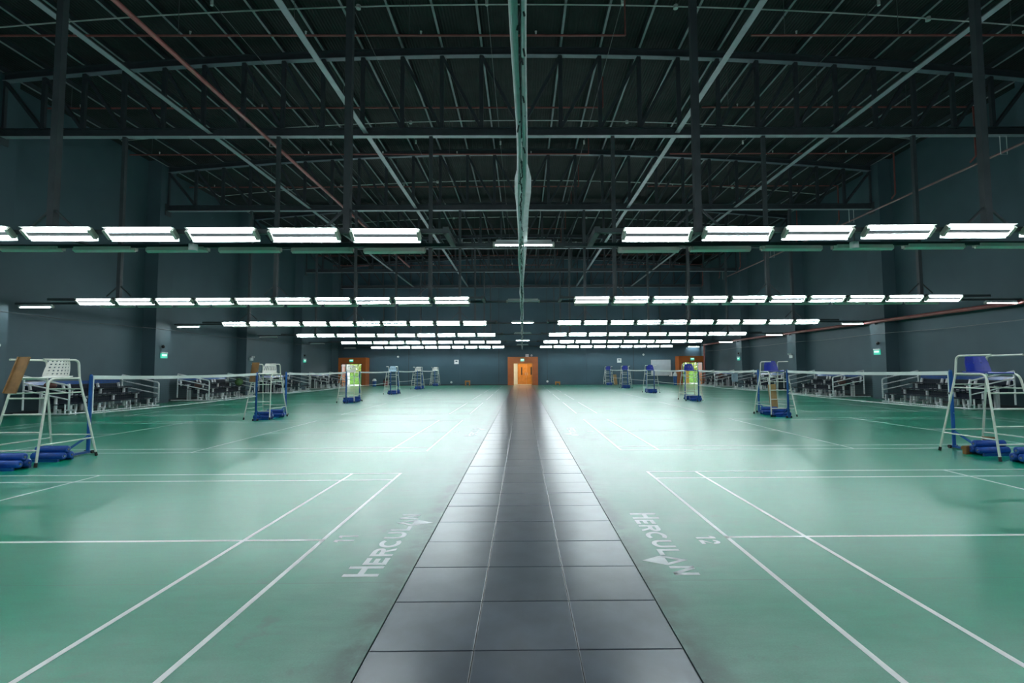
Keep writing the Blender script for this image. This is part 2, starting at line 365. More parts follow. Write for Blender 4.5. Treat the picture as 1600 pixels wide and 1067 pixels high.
# ------------------------------------------------------------------ roof
cm = MB(); xsr = [-XW - .3 + i * (2 * XW + .6) / 44 for i in range(45)]
vs = []; 
for x in xsr:
    for yy in (YB - .3, YF + .3):
        for dz in (.50, .62): vs.append((x, yy, roof_z(x) + dz))
fs = []
for i in range(44):
    a = i * 4; b = a + 4
    fs += [(a, a + 2, b + 2, b), (a + 1, b + 1, b + 3, a + 3), (a, b, b + 1, a + 1), (a + 2, a + 3, b + 3, b + 2)]
cm.add(vs, fs, True)
ceil = tag(cm.build('ceiling', 'roof'), kind='structure')
PX = [1.41 * i for i in range(-13, 14)]
for x in PX:
    z = roof_z(x) + .5
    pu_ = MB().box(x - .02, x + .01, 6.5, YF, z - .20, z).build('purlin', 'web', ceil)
    MB().box(x - .02, x + .055, 6.5, YF, z - .215, z - .20).build('flange', 'purlin', pu_)  # lip coloured lighter and web darker, as if lit from below
# ridge-parallel sag bars across the purlins
for k, yy in enumerate((14.9, 22.15, 29.4, 36.6, 43.8)):
    c = empty('roof_conduit', (0, yy, 12.6)); tag(c, f'thin white conduit strung across under the roof purlins, {ORD[k]} from the camera', 'conduit', 'roof conduits')
    pts = [(x, 0, roof_z(x) + .26 - 12.6) for x in [i * 1.41 for i in range(-13, 14)]]
    MB().tube(pts, .022, 6).build('conduit', 'conduit', c)
    for x in (-14.2, -5.1, 4.9, 12.9): MB().tube([(x, 0, roof_z(x) + .19 - 12.6), (x, 0, roof_z(x) + .30 - 12.6)], .075, 10).build('junction_box', 'conduit', c)

# trusses
def make_truss():
    t = empty('roof_truss', (0, 0, 9.88))
    lo = MB()
    lo.box(-18.4, 18.4, -.018, .018, .02, .30).box(-18.4, 18.4, -.10, .10, .27, .30)
    lc = lo.build('lower_chord', 'web', t); MB().box(-18.4, 18.4, -.10, .10, 0, .02).build('flange', 'flange', lc)  # shaded web and lit underside of the chord put into the colours
    up_ = MB(); fl_ = MB()
    for i in range(26):
        x0, x1 = -18.4 + i * 36.8 / 26, -18.4 + (i + 1) * 36.8 / 26
        for dz, wd, h, mb_ in ((.012, .20, .024, fl_), (.14, .03, .25, up_), (.265, .20, .03, up_)):
            mb_.bar((x0, 0, roof_z(x0) - 9.88 + dz), (x1, 0, roof_z(x1) - 9.88 + dz), wd, h)
    uc = up_.build('upper_chord', 'web', t); fl_.build('flange', 'steel', uc)  # upper chord web coloured darker than its flange to imitate shade
    for i in range(-13, 14):
        x = 1.41 * i; MB().box(x - .07, x + .07, -.05, .05, .28, roof_z(x) - 9.88 + .02).build('vertical_web', 'web', t)
    for i in range(13):
        for sg in (-1, 1):
            a_, b_ = sg * 1.41 * (i + 1), sg * 1.41 * i
            MB().bar((a_, 0, roof_z(a_) - 9.88 + .02), (b_, 0, .28), .10, .13, (0, 1, 0)).build('diagonal_web', 'web', t)
    for sg in (-1, 1): MB().box(sg * 18.3, sg * 18.42, -.2, .2, -.25, .35).build('bearing_plate', 'steel_dark', t)
    return t
t0_ = make_truss()
for k, yy in enumerate(GAP):
    t = t0_ if k == 0 else copy_tree(t0_)
    t.location.y = yy
    tag(t, f'dark steel roof truss spanning the hall above the {ROWN[k]} light row', 'truss', 'roof trusses')
for x, nm in ((-11.0, 'outer left'), (-5.5, 'inner left'), (5.55, 'inner right'), (11.15, 'outer right')):
    tb = empty('tie_beam', (x, 0, 10.0))
    MB().box(-.085, .085, 6.5, YF, 0, .02).build('flange', 'flange', tb); MB().box(-.015, .015, 6.5, YF, .02, .10).build('beam_web', 'web', tb)  # tie underside coloured as lit, its web as shaded
    tag(tb, f'long grey steel tie beam running the hall length, {nm} of the four', 'beam', 'longitudinal tie beams')

# ------------------------------------------------------------------ pipes under the roof
def rod(parent, x, y_, z0, z1): MB().tube([(x, y_, z0), (x, y_, z1)], .009, 5).build('hanger_rod', 'wire', parent)
for k in range(9):
    yy = 14.05 + 4.03 * k; z = 11.5
    for sgn, xa, xb in ((-1, -17.9, 3.1), (1, 6.85, 17.2)):
        t = empty('sprinkler_pipe', (0, yy, z)); side = 'left' if sgn < 0 else 'right'
        tag(t, f'thin red sprinkler pipe crossing under the roof, {ORD[k]} on the {side} side', 'pipe', 'sprinkler branch pipes')
        MB().tube([(xa, 0, 0), (xb, 0, 0)], .032, 8).build('pipe', 'pipe_red', t)
        if sgn > 0:
            MB().tube([(17.2, 0, 0), (17.2, 0, -1.9)], .035, 8).tube([(17.2, 0, -1.9), (17.2, .25, -2.05)], .035, 8).build('riser', 'pipe_red', t)
        else: MB().tube([(xb, 0, 0), (xb, 0, 1.2)], .026, 6).build('riser', 'pipe_red', t)
        xx = xa + 1.0
        while xx < xb:
            rod(t, xx, 0, .03, roof_z(xx) + .3 - z)
            MB().tube([(xx + .35, 0, .03), (xx + .35, 0, .13)], [.02, .035], 6).build('sprinkler_head', 'conduit', t)
            xx += 3.4
mp_ = empty('main_fire_pipe', (-8.8, 0, 9.66)); tag(mp_, 'long bright red main fire pipe running under the roof on the left', 'pipe')
MB().tube([(0, 7, 0), (0, 38.2, 0)], .06, 10).build('pipe', 'pipe_red_bright', mp_)
for k in range(5):
    yy = GAP[k] + .05 if k else 8.97
    if yy > 38.3: continue
    MB().tube([(-.13, yy, .22), (-.13, yy, -.10), (.13, yy, -.10), (.13, yy, .22)], .014, 6).build('pipe_hanger', 'conduit', mp_)
mp_ = empty('main_fire_pipe', (17.25, 0, 9.3)); tag(mp_, 'long faded red main fire pipe high beside the right wall columns', 'pipe')
MB().tube([(0, 9, 0), (0, 41, 0)], .045, 10).build('pipe', 'pipe_faded', mp_)
for k in range(1, 5):
    MB().tube([(-.12, GAP[k], .58), (-.12, GAP[k], -.10), (.12, GAP[k], -.10), (.12, GAP[k], .58)], .014, 6).build('pipe_hanger', 'conduit', mp_)
wp = empty('wall_fire_pipe', (18.2, 0, 3.98)); tag(wp, 'thick dull red pipe along the right wall columns at lamp height', 'pipe')
MB().tube([(0, 9.2, 0), (0, 49.1, 0)], .085, 12).build('pipe', 'pipe_red_bright', wp)
for k in range(6): MB().box(-.02, .14, GAP[k] - .03, GAP[k] + .03, -.14, -.08).build('bracket', 'steel_dark', wp)
MB().tube([(0, 49.1, .0), (0, 49.1, -3.9)], .085, 12).build('downpipe', 'pipe_red_bright', wp)
for sgn, z, lab in ((-1, 3.75, 'thin dark cable fixed along the left wall above the bleachers'), (1, 3.35, 'thin pale cable sagging along the right wall below the red pipe')):
    pts = [(sgn * (XW - .68), yy, z - .05 * math.sin((yy - GAP[0]) / S * PI) ** 2) for yy in [8 + .8 * i for i in range(52)]]
    tag(MB().tube(pts, .014, 5).build('wall_cable', 'steel_dark' if sgn < 0 else 'wire'), lab, 'cable')
for x, z, lab in ((-4.55, 11.45, 'left of the grey divider band'), (-.9, 11.4, 'close to the grey divider band'), (2.72, 11.42, 'right of the grey divider band'), (-8.2, 11.4, 'above the red main pipe'), (9.6, 11.4, 'between the two right tie beams')):
    o = empty('sprinkler_cable', (x, 0, z)); tag(o, f'thin cable running lengthwise under the roof, {lab}', 'cable', 'lengthwise roof cables')
    MB().tube([(0, 9, 0), (0, 49.6, 0)], .010, 5).build('cable', 'wire', o)
    for i in range(5):
        MB().tube([(0, 12.6 + S * i, -.09), (0, 12.6 + S * i, .07)], .04, 8).build('cable_clamp', 'conduit', o)

# ------------------------------------------------------------------ fluorescent lights
def make_fixture(lit=True, tray='tray_white', single=False):
    """length along X, hung at its middle, opening towards -Y"""
    t = empty('fluorescent_light')
    L = 1.20; h = .15 if not single else .062
    mb = MB()
    prof = [(-.055, -h), (.0, -h * .55), (.0, h * .55), (-.055, h)]
    prof2 = [(y_ + .012, z_) for y_, z_ in prof]
    vs = [(x, *p) for x in (-L / 2, L / 2) for p in prof + prof2[::-1]]
    n_ = 8
    mb.add(vs, [tuple(range(n_)), tuple(range(2 * n_ - 1, n_ - 1, -1))] + [(i, n_ + i, n_ + (i + 1) % n_, (i + 1) % n_) for i in range(n_)])
    mb.box(-L / 2 + .05, L / 2 - .05, .012, .05, -.035, .035)
    mb.build('housing', tray, t)
    zs = (0,) if single else (-.076, .076)
    if not single: MB().box(-L / 2 + .03, L / 2 - .03, -.06, .0, -.034, .034).build('ballast_cover', 'ballast', t)
    for z in zs:
        MB().tube([(-L / 2 + .045, -.055, z), (L / 2 - .045, -.055, z)], .019, 8).build('tube', 'tube_lit' if lit else 'tube_off', t)
    for sx in (-1, 1):
        MB().box(sx * (L / 2 - .045), sx * (L / 2 + .012), -.085, .0, -max(h * .62, .035), max(h * .62, .035)).build('lamp_holder', 'holder', t)
    return t
FX_front = make_fixture(); FX_back = make_fixture(tray='tray', single=True); FX_s_on = make_fixture(single=True); FX_s_off = make_fixture(False, single=True)
used = set()
def fixture(proto, loc, rx, rz, label, group):
    if proto.name in used: o = copy_tree(proto)
    else: o = proto; used.add(proto.name)
    o.location = loc; o.rotation_mode = 'ZXY' if False else 'XYZ'
    o.rotation_euler = (rx, random.uniform(-.006, .006), rz); tag(o, label, 'lamp', group)
ZL = 4.03; TILT = math.radians(50)
for k, yc in enumerate(GAP):
    for sgn, side in ((-1, 'left'), (1, 'right')):
        pitch = 1.43 if k == 0 else 1.347
        for i in range(10):
            x = sgn * (1.77 + .625 + pitch * i)
            zz = ZL + (.012 * i if k == 0 else 0) - (.14 * (k / 5) ** 2)
            fixture(FX_front, (x, yc - .32, zz), TILT, 0, f'lit twin-tube lamp, {ORD[i]} from the aisle, {ROWN[k]} row on the {side}', f'twin-tube lamps of the {ROWN[k]} {side} row')
            if k < 5:
                fixture(FX_back, (x + sgn * .13, yc + .72, zz - .035), 0.0, PI, f'pale green back of lamp, {ORD[i]} from the aisle, behind {ROWN[k]} {side} row', f'lamps facing away behind the {ROWN[k]} {side} row')
    fixture(FX_s_on if k in (0, 2, 4) else FX_s_off, (.04, yc + (.72 if k < 5 else .55), ZL + .10), math.radians(80), 0, f'single-tube lamp over the tiled walkway, {ORD[k]} from the camera', 'single-tube lamps over the walkway')
    if k >= 1:
        for sgn, side in ((-1, 'left'), (1, 'right')):
            on = sgn > 0 or k in (1, 2)
            fixture(FX_s_on if on else FX_s_off, (sgn * 17.55, yc + (.73 if k < 5 else .55), ZL - .02 - .14 * (k / 5) ** 2), math.radians(80), 0, f'single-tube lamp near the {side} wall, {ORD[k - 1]} along the wall', 'single-tube lamps near the side walls')
for sgn, side in ((-1, 'left'), (1, 'right')):
    for i in range(10):
        fixture(FX_front, (sgn * (1.9 + .625 + 1.43 * i), GAP[0] - S + .72, ZL), TILT, PI, f'twin-tube lamp overhead of the viewer facing the {side} front court, {ORD[i]} from the aisle', f'lamps overhead of the viewer, {side}')
ro = empty('lamp_rail', (0, GAP[0] - S, 4.1)); tag(ro, 'dark steel rail overhead of the viewer carrying a lamp row', 'rail', 'lamp rails')
MB().box(-18.3, 18.3, .66, .72, .02, .09).build('back_rail', 'steel_dark', ro)
for x in (-14.0, -8.58, -3.2, 3.25, 8.62, 14.0): MB().box(x - .06, x + .06, .62, .74, .08, 9.2).build('hanger', 'steel_dark', ro)
# rails carrying the lamp rows, hung from the trusses
for k, yc in enumerate(GAP):
    r = empty('lamp_rail', (0, yc, 4.1)); tag(r, f'dark steel rail hung from the truss carrying the {ROWN[k]} lamp row', 'rail', 'lamp rails')
    dzr = -.14 * (k / 5) ** 2
    MB().box(-18.3, 18.3, .70, .76, -.045 + dzr, .025 + dzr).build('back_rail', 'steel_dark', r)
    for sg in (-1, 1): MB().box(sg * 1.35, sg * 16.2, -.29, -.21, -.05 + dzr, .03 + dzr).build('front_rail', 'steel_dark', r)
    for x in (-14.0, -8.58, -3.2, 3.25, 8.62, 14.0):
        MB().box(x - .06, x + .06, -.06, .06, .0 + dzr, 5.80).build('hanger', 'steel_dark', r)
        MB().box(x - .03, x + .03, -.25, .74, .0 + dzr, .06 + dzr).bar((x - .42, 0, .12), (x, 0, .52), .035).bar((x + .42, 0, .12), (x, 0, .52), .035).build('brace', 'steel_dark', r)
    for sg in (-1, 1): MB().box(sg * 1.35 - .05, sg * 1.35 + .05, -.30, .76, -.05 + dzr, .06 + dzr).build('end_bracket', 'steel_dark', r)
for x, s_ in ((-6.09, 'left'), (6.22, 'right')):
    o = empty('beam_detector', (x, 9.05, 3.92)); tag(o, f'small white cylinder detector under the nearest {s_} lamp row', 'detector')
    MB().tube([(0, 0, -.07), (0, 0, .05)], .075, 14).build('body', 'white', o); MB().tube([(0, 0, .05), (0, 0, .2)], .015, 6).build('stem', 'wire', o)

# ------------------------------------------------------------------ gathered divider net over the walkway
dn = empty('divider_net', (0, 0, 4.0)); tag(dn, 'gathered grey divider net strung lengthwise above the tiled walkway', 'net')
def ribbon(mb, fx, fz, fw_, y0, y1, n_, th=.012):
    vs = []
    for i in range(n_ + 1):
        y_ = y0 + (y1 - y0) * i / n_
        a_, tw_ = fw_(y_); cx, cz = fx(y_), fz(y_)
        dx, dz = a_ / 2 * math.cos(tw_), a_ / 2 * math.sin(tw_); nx, nz = -math.sin(tw_) * th / 2, math.cos(tw_) * th / 2
        vs += [(cx - dx - nx, y_, cz - dz - nz), (cx + dx - nx, y_, cz + dz - nz), (cx + dx + nx, y_, cz + dz + nz), (cx - dx + nx, y_, cz - dz + nz)]
    fs = [(i * 4 + j, i * 4 + (j + 1) % 4, i * 4 + 4 + (j + 1) % 4, i * 4 + 4 + j) for i in range(n_) for j in range(4)]
    mb.add(vs, fs, True); mb.add(vs[:4], [(3, 2, 1, 0)]); mb.add(vs[-4:], [(0, 1, 2, 3)])
sag = lambda y_: -.10 - .10 * math.sin((y_ - GAP[0]) / S * PI) ** 2 - .28 * max(0, (y_ - 30) / 20) ** 2
mb = MB(); ribbon(mb, lambda y_: -.035 + .012 * math.sin(y_ * 1.7), sag, lambda y_: (.05 + .012 * math.sin(y_ * .9), .25 * math.sin(y_ * .8)), 2.3, 50.0, 260); mb.build('fabric_band', 'band', dn)
mb = MB(); ribbon(mb, lambda y_: .030 + .010 * math.sin(y_ * 1.3 + 1), lambda y_: sag(y_) - .004, lambda y_: (.042 + .010 * math.sin(y_ * 1.1 + 2), .3 * math.sin(y_ * .7 + 1)), 2.3, 50.0, 260); mb.build('fabric_band', 'band', dn)
mb = MB()
rr_ = random.Random(3)
for i in range(420):
    y_ = 2.4 + 47.4 * i / 420; x_ = rr_.uniform(-.015, .012); z_ = sag(y_) + .03
    mb.bar((x_, y_, z_), (x_ + rr_.uniform(-.03, .03), y_ + rr_.uniform(.05, .14), z_ - rr_.uniform(.0, .07)), .012, .012)
tag(mb.build('netting', 'fringe', dn), kind='stuff')
def prof(y_):
    pts = [(5.2, .03), (5.9, .10), (6.4, .22), (6.9, .235), (7.6, .19), (8.6, .18), (9.6, .17), (11, .14), (13, .08), (15.5, .03)]
    for (a_, va), (b_, vb) in zip(pts, pts[1:]):
        if a_ <= y_ <= b_: return va + (vb - va) * (y_ - a_) / (b_ - a_)
    return .03
mb = MB(); ribbon(mb, lambda y_: .02, lambda y_: .18 - .06 * math.sin((y_ - 5.2) / 10.3 * PI), lambda y_: (prof(y_), .05), 5.2, 15.5, 60); mb.build('spread_cloth', 'band', dn)
for yy in GAP: MB().box(-.012, .012, yy - .012, yy + .012, -.1, 5.85).build('suspension_wire', 'wire', dn)

# ------------------------------------------------------------------ umpire chairs
def perforated(x0, x1, z0, z1, cols, rows, hole, fy, th):
    """plate in XZ with square holes; fy(x,z) gives the curved depth"""
    xs_ = [x0]; zs_ = [z0]
    def cuts(a_, b_, n_, fr):
        out = [a_]; p = (b_ - a_) / (n_ + .6); s0 = a_ + p * .3
        for i in range(n_): out += [s0 + p * (i + .5 - fr / 2), s0 + p * (i + .5 + fr / 2)]
        return out + [b_]
    xs_ = cuts(x0, x1, cols, hole[0]); zs_ = cuts(z0, z1, rows, hole[1])
    mb = MB(); nx, nz = len(xs_), len(zs_)
    vs = [(x * (1 - .30 * ((z - z0) / (z1 - z0)) ** 2), fy(x, z) + d, z) for d in (0, th) for z in zs_ for x in xs_]
    N_ = nx * nz; I = lambda i, j, d: d * N_ + j * nx + i
    solid = lambda i, j: 0 <= i < nx - 1 and 0 <= j < nz - 1 and not (i % 2 == 1 and j % 2 == 1)
    fs = []
    for j in range(nz - 1):
        for i in range(nx - 1):
            if not solid(i, j): continue
            fs += [(I(i, j, 0), I(i + 1, j, 0), I(i + 1, j + 1, 0), I(i, j + 1, 0)), (I(i, j, 1), I(i, j + 1, 1), I(i + 1, j + 1, 1), I(i + 1, j, 1))]
            for (di, dj, A, B) in ((0, -1, (i, j), (i + 1, j)), (0, 1, (i + 1, j + 1), (i, j + 1)), (-1, 0, (i, j + 1), (i, j)), (1, 0, (i + 1, j), (i + 1, j + 1))):
                if not solid(i + di, j + dj): fs.append((I(*B, 0), I(*A, 0), I(*A, 1), I(*B, 1)))
    mb.add(vs, fs); return mb
def make_chair(seat, holes):
    t = empty('umpire_chair'); R = .019
    for sx in (-1, 1):
        foot = Vector((sx * .43, -.58, .05)); top = Vector((sx * .31, -.30, 1.50)); back = Vector((sx * .31, .29, 1.50))
        leg_f = MB().tube([foot] + bend(foot, top, back, .12) + [back], R, 10).build('front_leg', 'cream', t)
        foot2 = Vector((sx * .43, .58, .05)); seatp = Vector((sx * .31, .29, 1.50)); topp = Vector((sx * .30, .27, 1.84)); arm = Vector((sx * .30, -.40, 1.84))
        leg_b = MB().tube([foot2, seatp] + bend(seatp, topp, arm, .09) + [arm], R, 10).build('back_leg', 'cream', t)
        for f_, tp, lg in ((foot, top, leg_f), (foot2, seatp, leg_b)):
            d = (f_ - tp).normalized(); MB().tube([f_ - d * .03, f_ + d * .045], .024, 10).build('rubber_foot', 'rubber', lg)
        # side brace low and high
        lp = lambda A, B, z: A + (B - A) * ((z - A.z) / (B.z - A.z))
        MB().tube([lp(foot, top, .36), lp(foot2, seatp, .36)], .013, 8).build('side_brace', 'cream', t)
        MB().tube([lp(foot, top, 1.24), lp(foot2, seatp, 1.24)], .013, 8).build('side_brace', 'cream', t)
    fl_, ft = Vector((.43, -.58, .05)), Vector((.31, -.30, 1.50)); bl_, bt = Vector((.43, .58, .05)), Vector((.31, .29, 1.5))
    for z in (.28, .58, .88, 1.16):
        p = fl_ + (ft - fl_) * ((z - .05) / 1.45); MB().tube([(-p.x, p.y, z), (p.x, p.y, z)], .014, 8).build('rung', 'cream', t)
    for z in (.42, 1.30):
        p = bl_ + (bt - bl_) * ((z - .05) / 1.45); MB().tube([(-p.x, p.y, z), (p.x, p.y, z)], .013, 8).build('back_brace', 'cream', t)
    # seat pan with a rolled front edge
    pan = MB(); prof_ = [(-.27, 1.497), (-.285, 1.515), (-.27, 1.533), (-.1, 1.527), (.1, 1.530), (.22, 1.548), (.22, 1.530), (.1, 1.512), (-.1, 1.509), (-.255, 1.512)]
    k = len(prof_); vs = [(x, *p) for x in (-.25, .25) for p in prof_]
    pan.add(vs, [tuple(range(k)), tuple(range(2 * k - 1, k - 1, -1))] + [(i, k + i, k + (i + 1) % k, (i + 1) % k) for i in range(k)]); pan.build('seat', seat, t)
    fy = lambda x, z: .19 + (z - 1.54) * .22 - .10 * (x / .25) ** 2 * .6
    if holes == 'round': b = perforated(-.25, .25, 1.54, 1.87, 6, 5, (.5, .42), fy, .012)
    elif holes == 'slot': b = perforated(-.25, .25, 1.54, 1.87, 8, 1, (.42, .72), fy, .012)
    else: b = perforated(-.25, .25, 1.54, 1.87, 3, 1, (.22, .08), fy, .014)
    b.build('backrest', seat, t)
    return t
CX = {-1: -8.76, 1: 8.68}
protos = {'a': make_chair('seat_white', 'round'), 'b': make_chair('seat_white', 'slot'), 'c': make_chair('seat_blue', 'plain'), 'd': make_chair('seat_pale', 'slot')}
first = set()
where = ['at the near net gap', 'second from the camera', 'third from the camera', 'fourth from the camera', 'fifth from the camera', 'last before the far wall']
for sgn, side in ((-1, 'left'), (1, 'right')):
    for k in range(6):
        key = {-1: ['a', 'b', 'b', 'd', 'b', 'b'], 1: ['c'] * 6}[sgn][k]
        o = protos[key] if key not in first else copy_tree(protos[key]); first.add(key)
        o.location = (CX[sgn] + (-.12 if (k == 2 and sgn > 0) else 0) + sgn * (.0 if k else -.08), GAP[k] + (.17 if k == 0 else -.08), 0)
        o.rotation_euler.z = random.uniform(-.05, .05)
        sc_ = {'a': 'white seat with round holes', 'b': 'white slatted seat', 'c': 'blue seat', 'd': 'pale blue seat'}[key]
        tag(o, f'tall cream umpire chair, {sc_}, {side} side, {where[k]}', 'chair', f'umpire chairs on the {side}')
# wooden writing boards clipped to two of the chairs
for x, y_, tilt, nm, lab in ((-8.80, 8.66, -.30, 'wood', 'brown wooden board leaning on the arms of the nearest left umpire chair'), (-8.95, 16.55, -.2, 'wood', 'dark brown board leaning on the arms of the second left umpire chair')):
    M = Matrix.Translation((x, y_, 1.60)) @ Matrix.Rotation(-.15, 4, 'Z') @ Matrix.Rotation(tilt, 4, 'X')
    b = MB().box(-.12, .12, -.012, .012, -.36, .30, M).box(-.125, -.10, -.025, .014, -.36, .30, M)
    tag(b.build('score_board', nm), lab, 'board')

# ------------------------------------------------------------------ net posts and nets
def make_post(off):
    """post at the origin, weights lying towards +Y, centred off metres from the post"""
    t = empty('net_post')
    MB().tube([(0, 0, .05), (0, 0, 1.53)], .033, 12).build('post', 'blue_steel', t)
    MB().tube([(0, 0, 1.53), (0, 0, 1.57)], [.033, .02], 12).build('post_cap', 'blue_steel', t)
    MB().box(-.04, .04, -.05, off + .14, .02, .06).box(-.24, .24, off - .16, off - .12, .0, .05).box(-.24, .24, off + .12, off + .16, .0, .05).build('base_frame', 'blue_steel', t)
    MB().bar((0, .02, .34), (0, off - .15, .08), .03).build('strut', 'blue_steel', t)
    for (y_, z) in ((off - .075, .095), (off + .075, .095), (off, .205)):
        wr = MB().tube([(-.285, y_, z), (-.27, y_, z), (.27, y_, z), (.285, y_, z)], [.045, .066, .066, .045], 14).build('weight_roll', 'blue_roll', t)
        MB().tube([(-.292, y_, z), (.292, y_, z)], .018, 8).build('roll_core', 'wire', wr)
    for sx in (-1, 1): MB().tube([(sx * .05, -.03, .035), (sx * .085, -.03, .035)], .035, 12).build('wheel', 'rubber', t)
    MB().tube([(.033, 0, 1.1), (.07, 0, 1.1)], .02, 8).build('cleat', 'wire', t)
    return t
pps = {0: make_post(.47), 1: make_post(.74)}; pu = set()
XN = {-1: -8.62, 1: 8.66}
for sgn, side in ((-1, 'left'), (1, 'right')):
    for k in range(6):
        for far in (0, 1):
            if k == 5 and far: continue
            yy = GAP[k] + (1.0 if far else -1.0)
            o = pps[far] if far not in pu else copy_tree(pps[far]); pu.add(far)
            o.location = (XN[sgn], yy, 0); o.rotation_euler.z = PI if far else 0
            tag(o, f'blue net post with rolled weights, {"beyond" if far else "before"} the {ORD[k]} {side} umpire chair', 'net post', 'weighted net posts')
def make_net():
    t = empty('badminton_net'); L = 6.15
    nsag = lambda y_: 1.545 - .035 * (1 - (2 * y_ / L - 1) ** 2)
    tp = MB(); n_ = 12
    for i in range(n_):
        a_, b_ = L * i / n_, L * (i + 1) / n_
        tp.bar((0, a_, nsag(a_) - .037), (0, b_, nsag(b_) - .037), .012, .075)
    tp.build('top_tape', 'tape', t)
    bm_ = MB(); bm_.tube([(0, L * i / 8, .79 - .02 * math.sin(PI * i / 8)) for i in range(9)], .011, 6); bm_.build('bottom_cord', 'tape', t)
    for y_ in (.03, L - .03): MB().box(-.006, .006, y_ - .02, y_ + .02, .79, nsag(y_)).build('side_tape', 'tape', t)
    MB().tube([(0, .03, .80), (0, -.06, .70)], .006, 5).tube([(0, L - .03, .80), (0, L + .06, .70)], .006, 5).build('tie_cord', 'tape', t)
    sm = MB()
    def flat(p, q, w_, vert):
        (y0, z0), (y1, z1) = p, q
        if vert: sm.add([(0, y0 - w_, z0), (0, y0 + w_, z0), (0, y1 + w_, z1), (0, y1 - w_, z1)], [(0, 1, 2, 3)])
        else: sm.add([(0, y0, z0 - w_), (0, y1, z1 - w_), (0, y1, z1 + w_), (0, y0, z0 + w_)], [(0, 1, 2, 3)])
    ny = 120
    for i in range(1, ny): y_ = L * i / ny; flat((y_, .78), (y_, nsag(y_) - .06), .0016, True)
    for j in range(1, 15): z = .79 + .72 * j / 15; flat((0, z), (L, z), .0016, False)
    tag(sm.build('net_mesh', 'net', t), kind='stuff')
    return t
np_ = make_net(); nu = False
for sgn, side in ((-1, 'left'), (1, 'right')):
    for k in range(5):
        o = np_ if not nu else copy_tree(np_); nu = True
        o.location = (XN[sgn], GAP[k] + 1.0 + .02, 0)
        tag(o, f'badminton net with white tape, {ORD[k]} from the camera on the {side}', 'net', f'badminton nets on the {side}')

# ------------------------------------------------------------------ bleachers along the side walls
BL = 4.55
def make_bleacher(sgn):
    """origin on the floor at the front near corner; d runs to the wall, y along it"""
    t = empty('bleacher'); X = lambda d: sgn * d
    def bx(mb, d0, d1, y0, y1, z0, z1): return mb.box(X(d0), X(d1), y0, y1, z0, z1)
    for i in range(3):
        d = .12 + .56 * i; z = .40 + .255 * i
        bx(MB(), d, d + .30, .05, BL - .05, z, z + .035).build('seat_plank', 'navy', t)
        if i: bx(MB(), d - .24, d - .03, .05, BL - .05, z - .28, z - .25).build('foot_plank', 'navy', t)
        if i: bx(MB(), d + .20, d + .22, .05, BL - .05, z - .25, z - .04).build('riser_board', 'navy', t)
        for j, y_ in enumerate((.35, 1.6, 2.95, 4.2)):
            mb = bx(MB(), d + .10, d + .17, y_ - .035, y_ + .035, .05, z - .02); bx(mb, d + .02, d + .29, y_ - .02, y_ + .02, z - .03, z)
            if i < 2: bx(mb, d - .07, d + .10, y_ - .03, y_ + .03, .16, .21); bx(mb, d - .07, d - .01, y_ - .03, y_ + .03, .0, .21)
            mb.build('seat_support', 'white_tube', t)
    # back board, slightly leaning, over white stanchions
    M = Matrix.Translation((X(1.80), BL / 2, 1.17)) @ Matrix.Rotation(sgn * .25, 4, 'Y')
    MB().box(-.02, .02, -BL / 2 + .1, BL / 2 - .1, -.07, .07, M).build('back_board', 'blue_board', t)
    MB().box(-.015, .015, -BL / 2 + .1, BL / 2 - .1, -.34, -.09, M).build('back_board', 'navy', t)
    for y_ in (.25, 1.6, 1.85, 2.95, 3.2, 4.3):
        MB().bar((X(1.18), y_, .05), (X(1.18), y_, .70), .07).build('back_stanchion', 'white_tube', t)
        MB().bar((X(1.66), y_, .82), (X(1.73), y_, 1.12), .07).build('back_stanchion', 'white_tube', t)
    for y_ in (.03, BL - .03):
        MB().tube([(X(0), y_, .06), (X(2.05), y_, .06)], .026, 8).build('base_rail', 'white_tube', t)
        # sloping guard rail of three bars
        ft = Vector((X(.03), y_, 1.10)); bk = Vector((X(1.72), y_, 1.46)); fb = Vector((X(.03), y_, .20))
        gr_ = MB().tube([bk] + bend(bk, ft, fb, .10) + [fb, (X(.16), y_, .20)], .031, 10).build('guard_rail', 'white_tube', t)
        for dz in (.27, .52): MB().tube([bk - Vector((0, 0, dz)), ft - Vector((0, 0, dz))], .026, 8).build('guard_bar', 'white_tube', gr_)
        MB().tube([(X(1.72), y_, .20), (X(1.72), y_, 1.47)], .031, 10).build('guard_post', 'white_tube', t)
        MB().tube([(X(.16), y_, .04), (X(.16), y_, .42)], .026, 8).build('guard_foot', 'white_tube', t)
    MB().tube([(X(.02), .03, .06), (X(.02), BL - .03, .06)], .022, 8).build('front_rail', 'white_tube', t)
    return t
bnames = ['nearest', 'second', 'third', 'farthest']
for sgn, side in ((-1, 'left'), (1, 'right')):
    p = make_bleacher(sgn)
    for k in range(4):
        o = p if k == 0 else copy_tree(p)
        o.location = (sgn * 16.72, 18.35 + S * k, 0)
        tag(o, f'three-tier bleacher with white guard rails and blue back board, {bnames[k]} on the {side}', 'bleacher', 'bleachers along the side walls')
def bag(x, y_, z, r, sq, m, lab):
    o = empty('sports_bag', (x, y_, z)); tag(o, lab, 'bag')
    MB().ball((0, 0, r * sq[2]), r, 12, 8, sq).build('bag_body', m, o)
    MB().tube([(-r * .5, 0, r * sq[2] * 1.7), (-r * .25, 0, r * sq[2] * 2.25), (r * .25, 0, r * sq[2] * 2.25), (r * .5, 0, r * sq[2] * 1.7)], .012, 6).build('handle', 'black', o)
bag(-17.95, 18.9, .95, .2, (.8, 1.1, .75), 'bag_brown', 'dark red bag on the nearest left bleacher behind the umpire chair')
bag(-17.5, 26.75, .69, .2, (.8, 1.0, .85), 'bag_brown', 'small dark red bag on the second left bleacher')
